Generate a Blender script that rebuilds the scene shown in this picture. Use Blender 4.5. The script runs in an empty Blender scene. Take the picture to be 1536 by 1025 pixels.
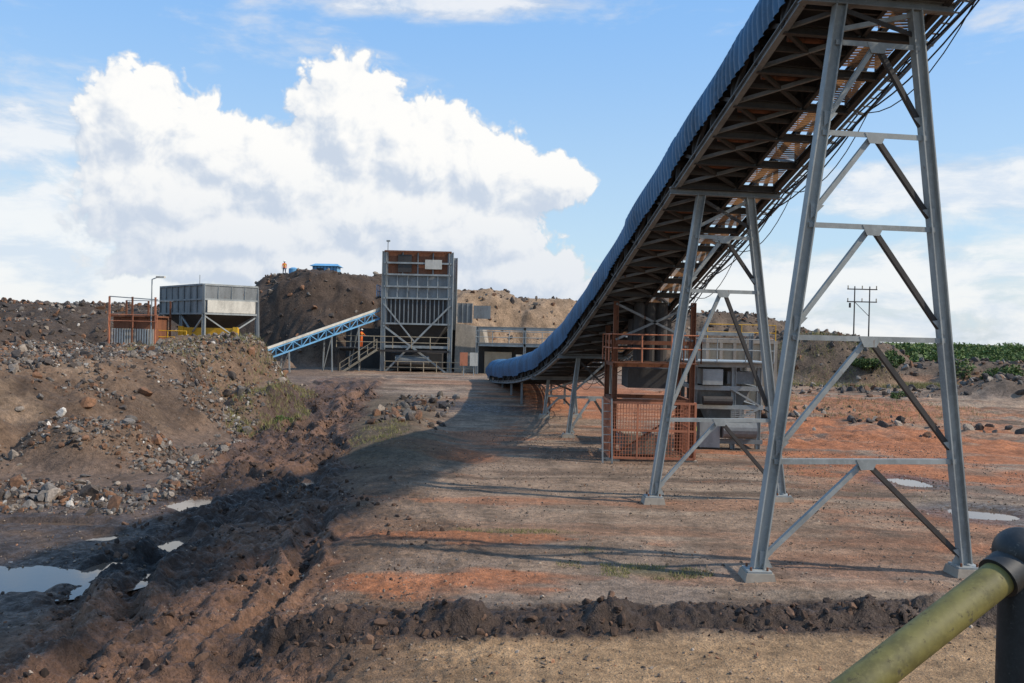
import bpy, bmesh, math, random
import numpy as np
from mathutils import Vector, Matrix
random.seed(7); rng=np.random.default_rng(11)
S=bpy.context.scene
S.view_settings.view_transform='Standard'; S.view_settings.look='None'; S.view_settings.exposure=0
R=math.radians
# ------------------------------------------------------------ noise
def _h(ix,iy,s):
    n=(ix.astype(np.int64)*374761393+iy.astype(np.int64)*668265263+s*1442695041)&0xffffffff
    n=((n^(n>>13))*1274126177)&0xffffffff
    n=(n^(n>>16))&0xffffffff
    return n/4294967295.0
def vn(x,y,s=0):
    fx=np.floor(x);fy=np.floor(y);tx=x-fx;ty=y-fy
    tx=tx*tx*tx*(tx*(tx*6-15)+10);ty=ty*ty*ty*(ty*(ty*6-15)+10)
    a=_h(fx,fy,s);b=_h(fx+1,fy,s);c=_h(fx,fy+1,s);d=_h(fx+1,fy+1,s)
    return (a+(b-a)*tx)*(1-ty)+(c+(d-c)*tx)*ty
def fbm(x,y,o=4,s=0,g=.5):
    t=0;a=1;n=0
    for i in range(o):
        t=t+a*(vn(x,y,s+i*17)*2-1);n+=a;a*=g
        x,y=x*1.62+y*1.18+3.1,-x*1.18+y*1.62+7.7
    return t/n
def bil(x,y,o=3,s=0):
    t=0;a=1;n=0
    for i in range(o):
        t=t+a*np.abs(vn(x,y,s+i*13)*2-1);n+=a;a*=.55
        x,y=x*1.62+y*1.18+1.1,-x*1.18+y*1.62+2.7
    return t/n
def ss(a,b,x):
    t=np.clip((x-a)/(b-a),0,1);return t*t*(3-2*t)
# ------------------------------------------------------------ terrain
TY=[5,12,14,18,26,34,44,52,62,75,90];TX=[-5,-5.2,-5.4,-6,-7.3,-8.6,-10.2,-11.2,-11.8,-12,-12]
def xt(y): return np.interp(y,TY,TX)
PUD=[(-10.9,18.2,2.6,1.3,-.40),(-11.2,15.7,1.9,.55,-.42),(-9.6,26.3,.9,1.3,-.41),(-14.6,25.6,1.9,.6,-.40),(-8.3,21.6,.35,1.0,-.45),(-12.4,23.2,1.6,.4,-.43),(-11.6,27.4,1.0,.4,-.4),
     (14.4,31.2,.7,.9,-.06),(14.0,25.6,1.1,.8,-.06),(-7.3,30.0,.35,1.8,-.5),(-4.6,54,1.3,1.0,.32),(-8.8,19.3,.5,.5,-.46),(-10.2,22.0,.5,.6,-.44),(-9.6,37,.3,1.5,-.5),(-13.2,20.6,.9,.35,-.42)]
MND=[(-24,45,11.5,20,3.5,1),(-19.5,56,6.5,8,3.6,2),(-66,98,48,26,5.9,3),(-21.5,104,13.5,15,10.1,4),(-10,110,19,17,8.9,5),(2,112,15,13,8.0,6),
     (20,114,27,15,6.8,7),(28,82,8,7,4.3,8),(52,86,22,7,2.0,9),(40,66,9,5,1.1,10),(-48,74,15,16,3.9,12),(34,100,14,9,4.2,14),(-14.5,50,2.6,7,1.4,15),(-16,34,4,4,1.3,16)]
def masks(x,y):
    w=fbm(x*.35,y*.35,3,5)
    s=x-xt(y)+w*.9
    near=ss(80,60,y)
    mud=ss(-3.6,-2.3,s)*ss(3.1,1.9,s)*near
    yb=14.9+.13*x+w*.35+np.sin(x*.5)*.12
    t=y-yb
    band=ss(-1.15,-.5,t)*ss(1.1,.4,t)*ss(-5.6,-3.2,x)*ss(12.5,10,x)
    return s,mud,t,band,w
def H(x,y,detail=True,full=False):
    x=np.asarray(x,float);y=np.asarray(y,float)
    s,mud,t,band,w=masks(x,y)
    z=1.1*ss(42,70,y)+.07*fbm(x*.25,y*.25,3,21)*ss(60,30,y)
    z=z-1.1*ss(110,200,y)
    low=ss(3.2,1.6,s)*ss(64,45,y)
    z=z-.36*low
    z=z+.35*ss(1.0,4.0,s)*ss(7.5,4.5,s)*ss(27,34,y)*ss(56,48,y)
    brk=.4+.6*ss(-.35,.35,fbm(x*.3,y*.22,3,35))
    for c,wd,dp in ((-2.5,.30,.17),(-1.2,.28,.22),(.15,.33,.15),(1.45,.30,.23)):
        q=(s-c+.75*fbm(y*.16+c*9,x*0+c,3,31))/wd
        z=z-mud*brk*dp*np.exp(-q*q)+mud*brk*dp*.85*np.exp(-((np.abs(q)-1.75)/.6)**2)
    z=z-band*.12*np.exp(-((t+.5)/.18)**2)+band*(.03+.30*ss(-.3,.6,fbm(x*1.1,y*1.1,3,77)))*np.exp(-(t/.36)**2)-band*.10*np.exp(-((t-.68)/.18)**2)
    m=np.zeros_like(z)
    for (cx,cy,rx,ry,h,sd) in MND:
        r=np.sqrt(((x-cx)/rx)**2+((y-cy)/ry)**2)
        r=r+.22*fbm(x/7+sd,y/7,3,sd*7)+.05*fbm(x/1.8,y/1.8,2,sd*5)
        p=np.clip((1-r)*1.75,0,1);p=p*(1.5-.5*p) if h>4 else p*p*(3-2*p)
        m=np.maximum(m,h*p)
    mm=ss(.1,1.2,m)
    m=m*(1+.06*fbm(x/3,y/3,3,55))
    if detail:
        m=m+mm*(.46*(bil(x/2.6,y/2.6,4,61)-.3)+.20*bil(x*1.7,y*1.7,3,63))
    z=z+m
    if detail:
        ns=ss(90,45,y)
        z=z+mud*ns*(.28*(bil(x*1.3,y*1.3,3,41)-.28)+.17*bil(x*3.7,y*3.7,2,42)+.08*bil(x*9,y*9,2,43))
        z=z+band*(.16*bil(x*2.6,y*2.6,3,45)+.10*bil(x*7,y*7,2,46))
        left=ss(1,-3,s)*ss(.3,0,mm)
        z=z+.014*fbm(x*3,y*3,3,47)+.022*bil(x*.9,y*.9,2,48)*(1-mud)+left*(1-mud)*.09*bil(x*2,y*2,3,50)
        z=z+(1-mud)*.07*bil(x*5,y*5,2,51)*ss(3.2,2.2,np.abs(s-2.6))*ss(60,40,y)
        rr=ss(10,13,x)*ss(36,44,y)*ss(75,60,y)
        z=z+rr*.3*bil(x*.8,y*.8,3,49)
    for (cx,cy,rx,ry,lv) in PUD:
        r=np.sqrt(((x-cx)/rx)**2+((y-cy)/ry)**2)+.45*fbm(x*.9,y*.9,4,71)
        k=ss(1.25,.6,r)
        z=z*(1-k)+(lv-.05+.04*fbm(x*2,y*2,2,73))*k
    if full: return z,s,mud,t,band,mm,m
    return z
def rawmesh(name,V,F,mats,attr=None,smooth=False,attrname="soil",mi=None):
    me=bpy.data.meshes.new(name);k=F.shape[1]
    me.vertices.add(len(V));me.vertices.foreach_set("co",np.ascontiguousarray(V,dtype=np.float32).ravel())
    me.loops.add(F.size);me.loops.foreach_set("vertex_index",F.astype(np.int32).ravel())
    me.polygons.add(len(F));me.polygons.foreach_set("loop_start",np.arange(0,F.size,k,dtype=np.int32))
    for m in mats: me.materials.append(m)
    if mi is not None: me.polygons.foreach_set("material_index",mi.astype(np.int32))
    me.update(calc_edges=True)
    if smooth: me.polygons.foreach_set("use_smooth",np.ones(len(F),bool))
    else: me.polygons.foreach_set("use_smooth",np.zeros(len(F),bool))
    if attr is not None:
        a=me.color_attributes.new(attrname,'FLOAT_COLOR','POINT')
        a.data.foreach_set("color",attr.astype(np.float32).ravel())
    ob=bpy.data.objects.new(name,me);S.collection.objects.link(ob);return ob
# ------------------------------------------------------------ materials
class NT:
    def __init__(s,nt): s.nt=nt
    def n(s,t,**k):
        o=s.nt.nodes.new(t)
        for a,b in k.items(): setattr(o,a,b)
        return o
    def set(s,sock,v):
        if isinstance(v,bpy.types.NodeSocket): s.nt.links.new(v,sock)
        else: sock.default_value=v
    def m(s,op,a,b=None,c=None,clamp=False):
        o=s.n('ShaderNodeMath',operation=op,use_clamp=clamp);s.set(o.inputs[0],a)
        if b is not None:s.set(o.inputs[1],b)
        if c is not None:s.set(o.inputs[2],c)
        return o.outputs[0]
    def v(s,op,a,b=None):
        o=s.n('ShaderNodeVectorMath',operation=op);s.set(o.inputs[0],a)
        if b is not None:s.set(o.inputs[1],b)
        return o.outputs[0]
    def mix(s,f,a,b,mode='MIX'):
        o=s.n('ShaderNodeMix',data_type='RGBA',blend_type=mode)
        s.set(o.inputs[0],f);s.set(o.inputs[6],a);s.set(o.inputs[7],b);return o.outputs[2]
    def noise(s,vec,sc,det=4,rough=.55,dist=0,dim='3D'):
        o=s.n('ShaderNodeTexNoise',noise_dimensions=dim);s.set(o.inputs['Vector'],vec)
        o.inputs['Scale'].default_value=sc;o.inputs['Detail'].default_value=det;o.inputs['Roughness'].default_value=rough
        o.inputs['Distortion'].default_value=dist
        return o.outputs['Fac']
    def ramp(s,f,a,b,lo=0.,hi=1.):
        o=s.n('ShaderNodeMapRange',interpolation_type='SMOOTHSTEP');s.set(o.inputs[0],f)
        o.inputs[1].default_value=a;o.inputs[2].default_value=b;o.inputs[3].default_value=lo;o.inputs[4].default_value=hi
        return o.outputs[0]
def newmat(name):
    m=bpy.data.materials.new(name);m.use_nodes=True;T=NT(m.node_tree)
    b=m.node_tree.nodes['Principled BSDF'];tc=T.n('ShaderNodeTexCoord').outputs['Object'];return m,T,b,tc
def c4(c): return (c[0],c[1],c[2],1)
def paint(name,col,rust=.3,rcol=(.12,.05,.025),rough=.6,metal=0.,sc=1.,dirt=.35,streak=True):
    m,T,b,tc=newmat(name)
    v=tc
    if streak: v=T.v('MULTIPLY',tc,(1.,1.,.35))
    n1=T.noise(v,1.3*sc,3,.65);n2=T.noise(tc,9*sc,3,.7);n3=T.noise(v,3.2*sc,5,.75)
    base=T.mix(T.ramp(n1,.35,.7),c4(col),c4([c*(1-dirt) for c in col]))
    base=T.mix(T.m('MULTIPLY',T.ramp(n2,.45,.75),.35),base,c4([min(1,c*1.35+.02) for c in col]))
    rf=T.ramp(n3,.72-.35*rust,.80-.3*rust)
    base=T.mix(rf,base,c4(rcol))
    T.set(b.inputs['Base Color'],base);T.set(b.inputs['Roughness'],T.m('ADD',T.m('MULTIPLY',rf,.25),rough,clamp=True))
    b.inputs['Metallic'].default_value=metal
    return m
STEEL=paint('galvanised_grey_steel',(.31,.325,.315),.28,(.19,.12,.08),rough=.55)
STEELD=paint('dark_weathered_shaded_steel',(.048,.042,.038),.35,(.06,.034,.022),rough=.75)  # tone kept near black so the shadow under the conveyor is in the colour
STEELM=paint('mid_grey_paint',(.20,.21,.21),.3,rough=.6)
RUST=paint('rusty_steel',(.20,.075,.035),.5,(.09,.04,.022),rough=.85)
ORG=paint('orange_oxide_paint',(.50,.18,.09),.32,(.24,.09,.045),rough=.7)
BLUE=paint('blue_cover_sheet',(.035,.125,.24),.15,(.09,.13,.16),rough=.5,sc=.8,dirt=.5)  # blue set darker, the shade on the cover's left side is mixed in
BLUEL=paint('light_blue_paint',(.14,.36,.58),.12,rough=.5)
CONC=paint('weathered_concrete',(.34,.29,.23),.2,(.2,.16,.12),rough=.9)
BEIGE=paint('beige_paint',(.38,.31,.21),.3,(.2,.14,.09),rough=.8)
YEL=paint('yellow_paint',(.70,.38,.02),.15,rough=.5)
OLIVE=paint('olive_yellow_pipe_paint',(.175,.145,.035),.45,(.075,.06,.025),rough=.6,sc=16,dirt=.45,streak=False)
BLK=paint('black_pipe_paint',(.018,.018,.018),.35,(.11,.105,.09),rough=.5,sc=26,streak=False)
RUB=paint('black_rubber_belt',(.022,.02,.019),.3,(.06,.042,.03),rough=.85)
WHT=paint('white_sheet',(.58,.54,.46),.15,(.3,.16,.08),rough=.6)
HIVIS=paint('hivis_orange_cloth',(.75,.14,.02),0,rough=.9);NAVY=paint('navy_cloth',(.03,.04,.08),0,rough=.9)
SKIN=paint('skin',(.16,.08,.05),0,rough=.6);HELM=paint('white_helmet',(.75,.75,.72),0,rough=.4);HIVY=paint('hivis_yellow_cloth',(.55,.65,.05),0,rough=.9)
def grating():
    m,T,b,tc=newmat('rusty_backlit_grating')
    b.inputs['Roughness'].default_value=.9
    n=T.noise(tc,5,4,.7);T.set(b.inputs['Base Color'],T.mix(T.ramp(n,.3,.7),(.28,.15,.07,1),(.10,.055,.03,1)))
    w=T.n('ShaderNodeTexWave',wave_type='BANDS',bands_direction='Y');T.set(w.inputs['Vector'],tc);w.inputs['Scale'].default_value=3.2
    tr=T.n('ShaderNodeBsdfTranslucent');T.set(tr.inputs[0],T.mix(T.ramp(T.noise(tc,1.1,3,.6),.4,.6),(.40,.20,.085,1),(.12,.065,.035,1)))  # orange translucent tint stands in for light coming through the mesh
    tp=T.n('ShaderNodeBsdfTransparent')
    a=T.n('ShaderNodeMixShader');a.inputs[0].default_value=.45;T.set(a.inputs[1],b.outputs[0]);T.set(a.inputs[2],tr.outputs[0])
    c=T.n('ShaderNodeMixShader');T.set(c.inputs[0],T.ramp(w.outputs['Fac'],.76,.88,0,.5));T.set(c.inputs[1],a.outputs[0]);T.set(c.inputs[2],tp.outputs[0])
    out=[x for x in m.node_tree.nodes if x.type=='OUTPUT_MATERIAL'][0];T.set(out.inputs[0],c.outputs[0]);return m
GRT=grating()
def soil():
    m,T,b,tc=newmat('soil_and_mud')
    at=T.n('ShaderNodeAttribute',attribute_name='soil');col=at.outputs['Color'];wet=at.outputs['Alpha']
    n0=T.noise(tc,.7,4,.65);n1=T.noise(tc,5,5,.7);n2=T.noise(tc,26,3,.7)
    vo=T.n('ShaderNodeTexVoronoi');T.set(vo.inputs['Vector'],tc);vo.inputs['Scale'].default_value=13
    f=T.m('MULTIPLY',T.ramp(n0,.25,.75,.68,1.32),T.m('MULTIPLY',T.ramp(n1,.25,.75,.62,1.38),T.ramp(n2,.25,.75,.66,1.34)))
    cf=T.n('ShaderNodeCombineXYZ');[T.set(cf.inputs[i],f) for i in range(3)]
    c=T.mix(1.,col,cf.outputs[0],'MULTIPLY')
    peb=T.m('MULTIPLY',T.ramp(vo.outputs['Distance'],.30,.18),T.ramp(n0,.42,.6))
    sep=T.n('ShaderNodeSeparateColor');T.set(sep.inputs[0],vo.outputs['Color'])
    pc=T.mix(sep.outputs[0],(.12,.09,.07,1),(.38,.30,.235,1))
    c=T.mix(T.m('MULTIPLY',peb,T.m('MULTIPLY_ADD',wet,-.5,.55)),c,pc)
    T.set(b.inputs['Base Color'],c)
    T.set(b.inputs['Roughness'],T.m('SUBTRACT',.97,T.m('MULTIPLY',wet,T.ramp(n1,.35,.65,.2,.66))))
    b.inputs['Specular IOR Level'].default_value=.35
    hgt=T.m('ADD',T.m('MULTIPLY',n1,1.2),T.m('ADD',T.m('MULTIPLY',n2,.5),T.m('MULTIPLY',peb,.25)))
    bp=T.n('ShaderNodeBump');bp.inputs['Strength'].default_value=1.;bp.inputs['Distance'].default_value=.07
    T.set(bp.inputs['Height'],hgt);T.set(b.inputs['Normal'],bp.outputs[0]);return m
SOIL=soil()
def rockmat():
    m,T,b,tc=newmat('rubble_stone')
    at=T.n('ShaderNodeAttribute',attribute_name='soil').outputs['Color']
    n=T.noise(tc,14,3,.7);f=T.ramp(n,.25,.75,.55,1.4);cf=T.n('ShaderNodeCombineXYZ');[T.set(cf.inputs[i],f) for i in range(3)]
    T.set(b.inputs['Base Color'],T.mix(1.,at,cf.outputs[0],'MULTIPLY'));b.inputs['Roughness'].default_value=.9;return m
ROCK=rockmat()
def watermat():
    m,T,b,tc=newmat('muddy_water');b.inputs['Base Color'].default_value=(.12,.08,.055,1);b.inputs['Roughness'].default_value=.06
    b.inputs['Specular IOR Level'].default_value=.8;b.inputs['IOR'].default_value=1.45
    bp=T.n('ShaderNodeBump');bp.inputs['Strength'].default_value=.05;bp.inputs['Distance'].default_value=.01
    T.set(bp.inputs['Height'],T.noise(tc,4,2,.5));T.set(b.inputs['Normal'],bp.outputs[0]);return m
WATER=watermat()
def leafmat(name,a,bc):
    m,T,b,tc=newmat(name);at=T.n('ShaderNodeAttribute',attribute_name='soil').outputs['Color']
    sp=T.n('ShaderNodeSeparateColor');T.set(sp.inputs[0],at)
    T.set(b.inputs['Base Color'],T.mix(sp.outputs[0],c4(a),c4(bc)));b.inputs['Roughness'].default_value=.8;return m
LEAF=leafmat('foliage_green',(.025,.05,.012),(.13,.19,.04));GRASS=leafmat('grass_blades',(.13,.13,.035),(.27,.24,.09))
# ------------------------------------------------------------ ground mesh
w=np.concatenate([np.linspace(2,22,40,endpoint=False),np.geomspace(22,72,820,endpoint=False),np.geomspace(72,150,280,endpoint=False),np.geomspace(150,6000,60)])
NC=960;sc=np.linspace(-1,1,NC);tt=.66*sc+.74*sc**5
Y=np.repeat((w-12)[:,None],NC,1);X=w[:,None]*tt[None,:]
X=X.ravel();Y=Y.ravel()
Z,s,mud,t,band,mm,mh=H(X,Y,full=True)
def L(a,b,k): return a+(b-a)*k[:,None]
C=lambda *c: np.array(c,float)[None,:]
col=np.repeat(C(.255,.172,.115),len(X),0)
n1=fbm(X*.12,Y*.12,4,101);n2=fbm(X*.5,Y*.5,4,103);n3=fbm(X*.22+Y*.05,Y*.8,4,107);n4=fbm(X*.18+Y*.1,Y*1.3,4,109)
col=L(col,C(.20,.148,.112),ss(-.1,.35,n1))
col=L(col,C(.125,.082,.055),ss(-.05,.4,n3)*.85)
col=L(col,C(.32,.235,.165),ss(.05,.45,n4)*.6)
col=L(col,C(.27,.125,.065),ss(.12,.45,fbm(X*.16+9,Y*.5,4,131))*.55)
for c_ in (4.6,6.1,10.2,11.7):
    col=L(col,C(.11,.075,.05),np.exp(-((s-c_+.5*fbm(Y*.1+c_,X*0,2,120))/.22)**2)*(.4+.25*np.sin(Y*14+X*3))*ss(12,15,Y)*ss(45,35,Y))
for c_ in (20.2,22.3,27.5,29.6):
    col=L(col,C(.11,.075,.05),np.exp(-((Y-c_-.10*X+.006*X*X+.7*fbm(X*.1+c_,Y*0,2,121))/.22)**2)*.5*ss(-4,-1,X))
col=L(col,C(.31,.195,.105),ss(15.0,13.6,Y-.12*X)*ss(-5,-2,X))
col=L(col,C(.10,.06,.037),ss(15.0,13.6,Y-.12*X)*ss(-5,-2,X)*ss(.05,.4,n3)*.7)
col=L(col,C(.13,.078,.047),ss(5.8,2.5,s+n2*1.8)*.9*ss(50,36,Y))
def ell(cx,cy,rx,ry,k=.6,sd=0):
    return ss(1.,.35,np.sqrt(((X-cx)/rx)**2+((Y-cy)/ry)**2)+k*fbm(X*.45+sd,Y*.9,4,200+sd))
OR=C(.35,.125,.05)
for e,k in (((-2.9,35.3,3.2,2.8,.6,1),1.),((-1.0,41,3,5,.8,2),.7),((-2.4,17.3,3.6,1.0,1.2,3),.8),((0.5,21,4.5,.7,1.2,4),.7),((-5.0,18.5,1.2,3,1.,11),.7),
            ((19,42,12,12,.9,5),.9),((15,33,5,5,.9,6),.8),((6,60,9,14,.6,7),.85),((50,110,60,18,.6,8),.85),((12,24,3,4,.9,9),.55),((24,55,10,10,.8,10),.6),((-1.,26,4,1.0,1.2,12),.5)):
    col=L(col,OR,ell(*e)*k)
col=L(col,C(.085,.062,.036),ss(.8,2.5,s)*ss(8,4.5,s)*ss(28,34,Y)*ss(62,52,Y)*.85)
hc=np.repeat(C(.15,.095,.06),len(X),0)
hc=L(hc,C(.08,.052,.035),ss(-.1,.4,fbm(X/4,Y/4,4,111))*.9)
hc=L(hc,C(.22,.15,.098),ss(.1,.5,fbm(X/2.5,Y/2.5,4,113))*.6)
hc=L(hc,C(.05,.034,.025),ss(84,92,Y)*ss(-8,-13,X)*.9)
hc=L(hc,C(.048,.036,.029),ss(-24,-30,X)*ss(52,60,Y)*.85)
hc=L(hc,C(.27,.185,.118),ss(-10,-5,X)*ss(14,8,X)*ss(90,96,Y)*.8)
hc=L(hc,C(.10,.075,.055),ss(14,20,X)*.7)
col=L(col,hc,mm)
col=L(col,C(.14,.093,.066),ss(4,2,s)*ss(-2.6,-3.4,s)*(1-mm)*.75)
mc=np.repeat(C(.062,.034,.021),len(X),0);mc=L(mc,C(.16,.083,.047),ss(-.1,.35,n2)*.8)
col=L(col,mc,np.clip(mud*1.1,0,1)*.95);col=L(col,C(.040,.023,.015),np.clip(band*1.3,0,1)*ss(-.6,.0,n2+.25)*.97)
col=L(col,C(.05,.033,.023),ell(-1.5,53,4.5,4,.7,31)*.8)
col=L(col,C(.08,.10,.03),ss(120,150,Y)*.8)
col=L(col,C(.10,.12,.04),ell(2.9,18.3,1.6,.9,.8,21)*.35);col=L(col,C(.12,.13,.05),ell(.2,21.8,1.7,.5,.8,22)*.3)
wet=np.clip(np.maximum(mud,band)*.8,0,1)
wet=np.maximum(wet,ell(-1.5,53,4.5,4,.7,31)*.9)
for (cx,cy,rx,ry,lv) in PUD:
    r=np.sqrt(((X-cx)/(rx+.5))**2+((Y-cy)/(ry+.5))**2);k=ss(1.7,1.,r+.3*n2);wet=np.maximum(wet,k);col=L(col,col*.5,k)
wet=np.clip(wet+ss(-.1,.3,n2)*.35*ss(1,-3,s)*ss(.3,0,mm),0,1)
nr=len(w);i=np.arange(nr-1)[:,None]*NC+np.arange(NC-1)[None,:];i=i.ravel()
F=np.stack([i,i+1,i+NC+1,i+NC],1)
rawmesh('ground',np.stack([X,Y,Z],1),F,[SOIL],np.concatenate([col,wet[:,None]],1),smooth=True)
pv=[];pf=[]
for n_,(cx,cy,rx,ry,lv) in enumerate(PUD):
    o=len(pv);lz=lv+.0007*n_;pv.append((cx,cy,lz))
    for k in range(32): a=k/32*2*math.pi;pv.append((cx+rx*1.35*math.cos(a),cy+ry*1.35*math.sin(a),lz))
    for k in range(32): pf.append((o,o+1+k,o+1+(k+1)%32))
rawmesh('puddle_water',np.array(pv),np.array(pf),[WATER])
# ------------------------------------------------------------ scatter
def icos(sub,nv,sd,rough):
    bm=bmesh.new();bmesh.ops.create_icosphere(bm,subdivisions=sub,radius=1)
    v=np.array([q.co[:] for q in bm.verts]);f=np.array([[q.index for q in a.verts] for a in bm.faces]);bm.free()
    r=np.random.default_rng(sd);out=[]
    for _ in range(nv):
        d=r.normal(size=(9,3));d/=np.linalg.norm(d,axis=1)[:,None];vv=v.copy()
        for q in d:
            h=vv@q;c=r.uniform(.35,.75);vv=vv-np.outer(np.clip(h-c,0,None),q)
        out.append(vv*(1+r.normal(size=(len(v),1))*rough)*1.25)
    return np.array(out),f
def scatter(name,x,y,size,colr,mat,sub=2,flat=.7,sink=.25,sd=1,z=None):
    n=len(x);var,f=icos(sub,12,sd,.05);r=np.random.default_rng(sd+5)
    if z is None: z=H(x,y)
    scl=np.stack([r.uniform(.6,1.4,n),r.uniform(.6,1.3,n),r.uniform(flat*.6,flat*1.3,n)],1)*size[:,None]
    q=r.normal(size=(n,4));q[:,0]+=1.0;q/=np.linalg.norm(q,axis=1)[:,None];a,b,c,d=q.T
    Rm=np.stack([1-2*(c*c+d*d),2*(b*c-a*d),2*(b*d+a*c),2*(b*c+a*d),1-2*(b*b+d*d),2*(c*d-a*b),2*(b*d-a*c),2*(c*d+a*b),1-2*(b*b+c*c)],1).reshape(n,3,3)
    v=var[r.integers(0,12,n)]*scl[:,None,:];v=np.einsum('nij,nkj->nki',Rm,v)
    v=v+np.stack([x,y,z+size*(flat*.5-sink)],1)[:,None,:];k=v.shape[1]
    F=(f[None]+(np.arange(n)*k)[:,None,None]).reshape(-1,3)
    cc=np.repeat(np.concatenate([colr,np.ones((n,1))],1)[:,None,:],k,1).reshape(-1,4)
    return rawmesh(name,v.reshape(-1,3),F,[mat],cc)
def palette(n,cols,p,sd):
    r=np.random.default_rng(sd);c=np.array(cols)[r.choice(len(cols),n,p=p)];return c*r.uniform(.6,1.3,(n,1))
def pts(n,fx,fy,keep,sd):
    r=np.random.default_rng(sd);x=r.uniform(*fx,n);y=r.uniform(*fy,n);k=keep(x,y,r);return x[k],y[k]
GR=[(.14,.12,.102),(.07,.054,.044),(.23,.185,.145),(.16,.08,.042),(.42,.38,.33)]
def kb(x,y,r):
    cl=fbm(x*.3,y*.3,3,301);cl2=fbm(x*1.1,y*1.1,2,302)
    face=ss(-.15,.35,cl+.30*ss(38,28,y)+.35*cl2)
    return (r.uniform(0,1,len(x))<face*.95+.04)&(x<xt(y)-2.8)&(y<62)
x,y=pts(42000,(-30,-10.5),(24,62),kb,21)
sz=.03+.11*rng.uniform(0,1,len(x))**3.5
big=rng.uniform(0,1,len(x))<.04;sz[big]*=2.4
scatter('rubble_stones',x,y,sz,palette(len(x),GR,[.32,.27,.16,.22,.03],3),ROCK,2,.75,.1,2)
def kf(x,y,r):
    m=H(x,y,False);cl=fbm(x*.15,y*.15,3,303);u=r.uniform(0,1,len(x))
    A=(x<-26)&(y>60)&(m>1.8);Bm=(x>10.5)&(y>38)&(y<75)&(cl>-.1)&(u<.6);D=(x>18)&(m>1.6);E=(m>2.5)&(y>88)&(u<.35)
    Fb=(x>-7.5)&(x<-3.5)&(y>43)&(y<58)
    return A|Bm|D|E|Fb
x,y=pts(28000,(-75,62),(38,118),kf,23)
sz=.08+.28*rng.uniform(0,1,len(x))**3.5
scatter('rubble_stones',x,y,sz,palette(len(x),GR,[.18,.48,.10,.23,.01],5),ROCK,2,.75,.1,4)
def kg(x,y,r):
    cl=fbm(x*.4,y*.4,3,305);return (np.abs(x)<.7*y)&(r.uniform(0,1,len(x))<ss(-.5,.5,cl))&((y-14.9-.13*x>.8)|(y-14.9-.13*x<-.9))
x,y=pts(42000,(-14,20),(12,44),kg,25)
sz=.010+.03*rng.uniform(0,1,len(x))**3
scatter('gravel',x,y,sz,palette(len(x),[(.20,.145,.105),(.30,.235,.18),(.09,.065,.048),(.24,.12,.065)],[.4,.2,.3,.1],7),ROCK,1,.7,.1,6)
def kc(x,y,r):
    s,mud,t,band,w=masks(x,y);return (r.uniform(0,1,len(x))<np.maximum(np.maximum(mud*.6,.35*ss(4.8,3,s)*ss(-4,-3,s)*ss(30,20,y))*ss(-.25,.35,fbm(x,y,2,307)),band*.9*ss(-.5,.3,fbm(x*1.4,y*1.4,2,309))))
x,y=pts(80000,(-16,12),(12,60),kc,27)
nb=y<24;sz=np.where(nb,.014,.03)+.085*rng.uniform(0,1,len(x))**4
scatter('mud_clods',x,y,sz,palette(len(x),[(.07,.039,.024),(.12,.066,.04),(.042,.025,.017)],[.4,.3,.3],9),ROCK,2,.8,.2,8)
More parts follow.
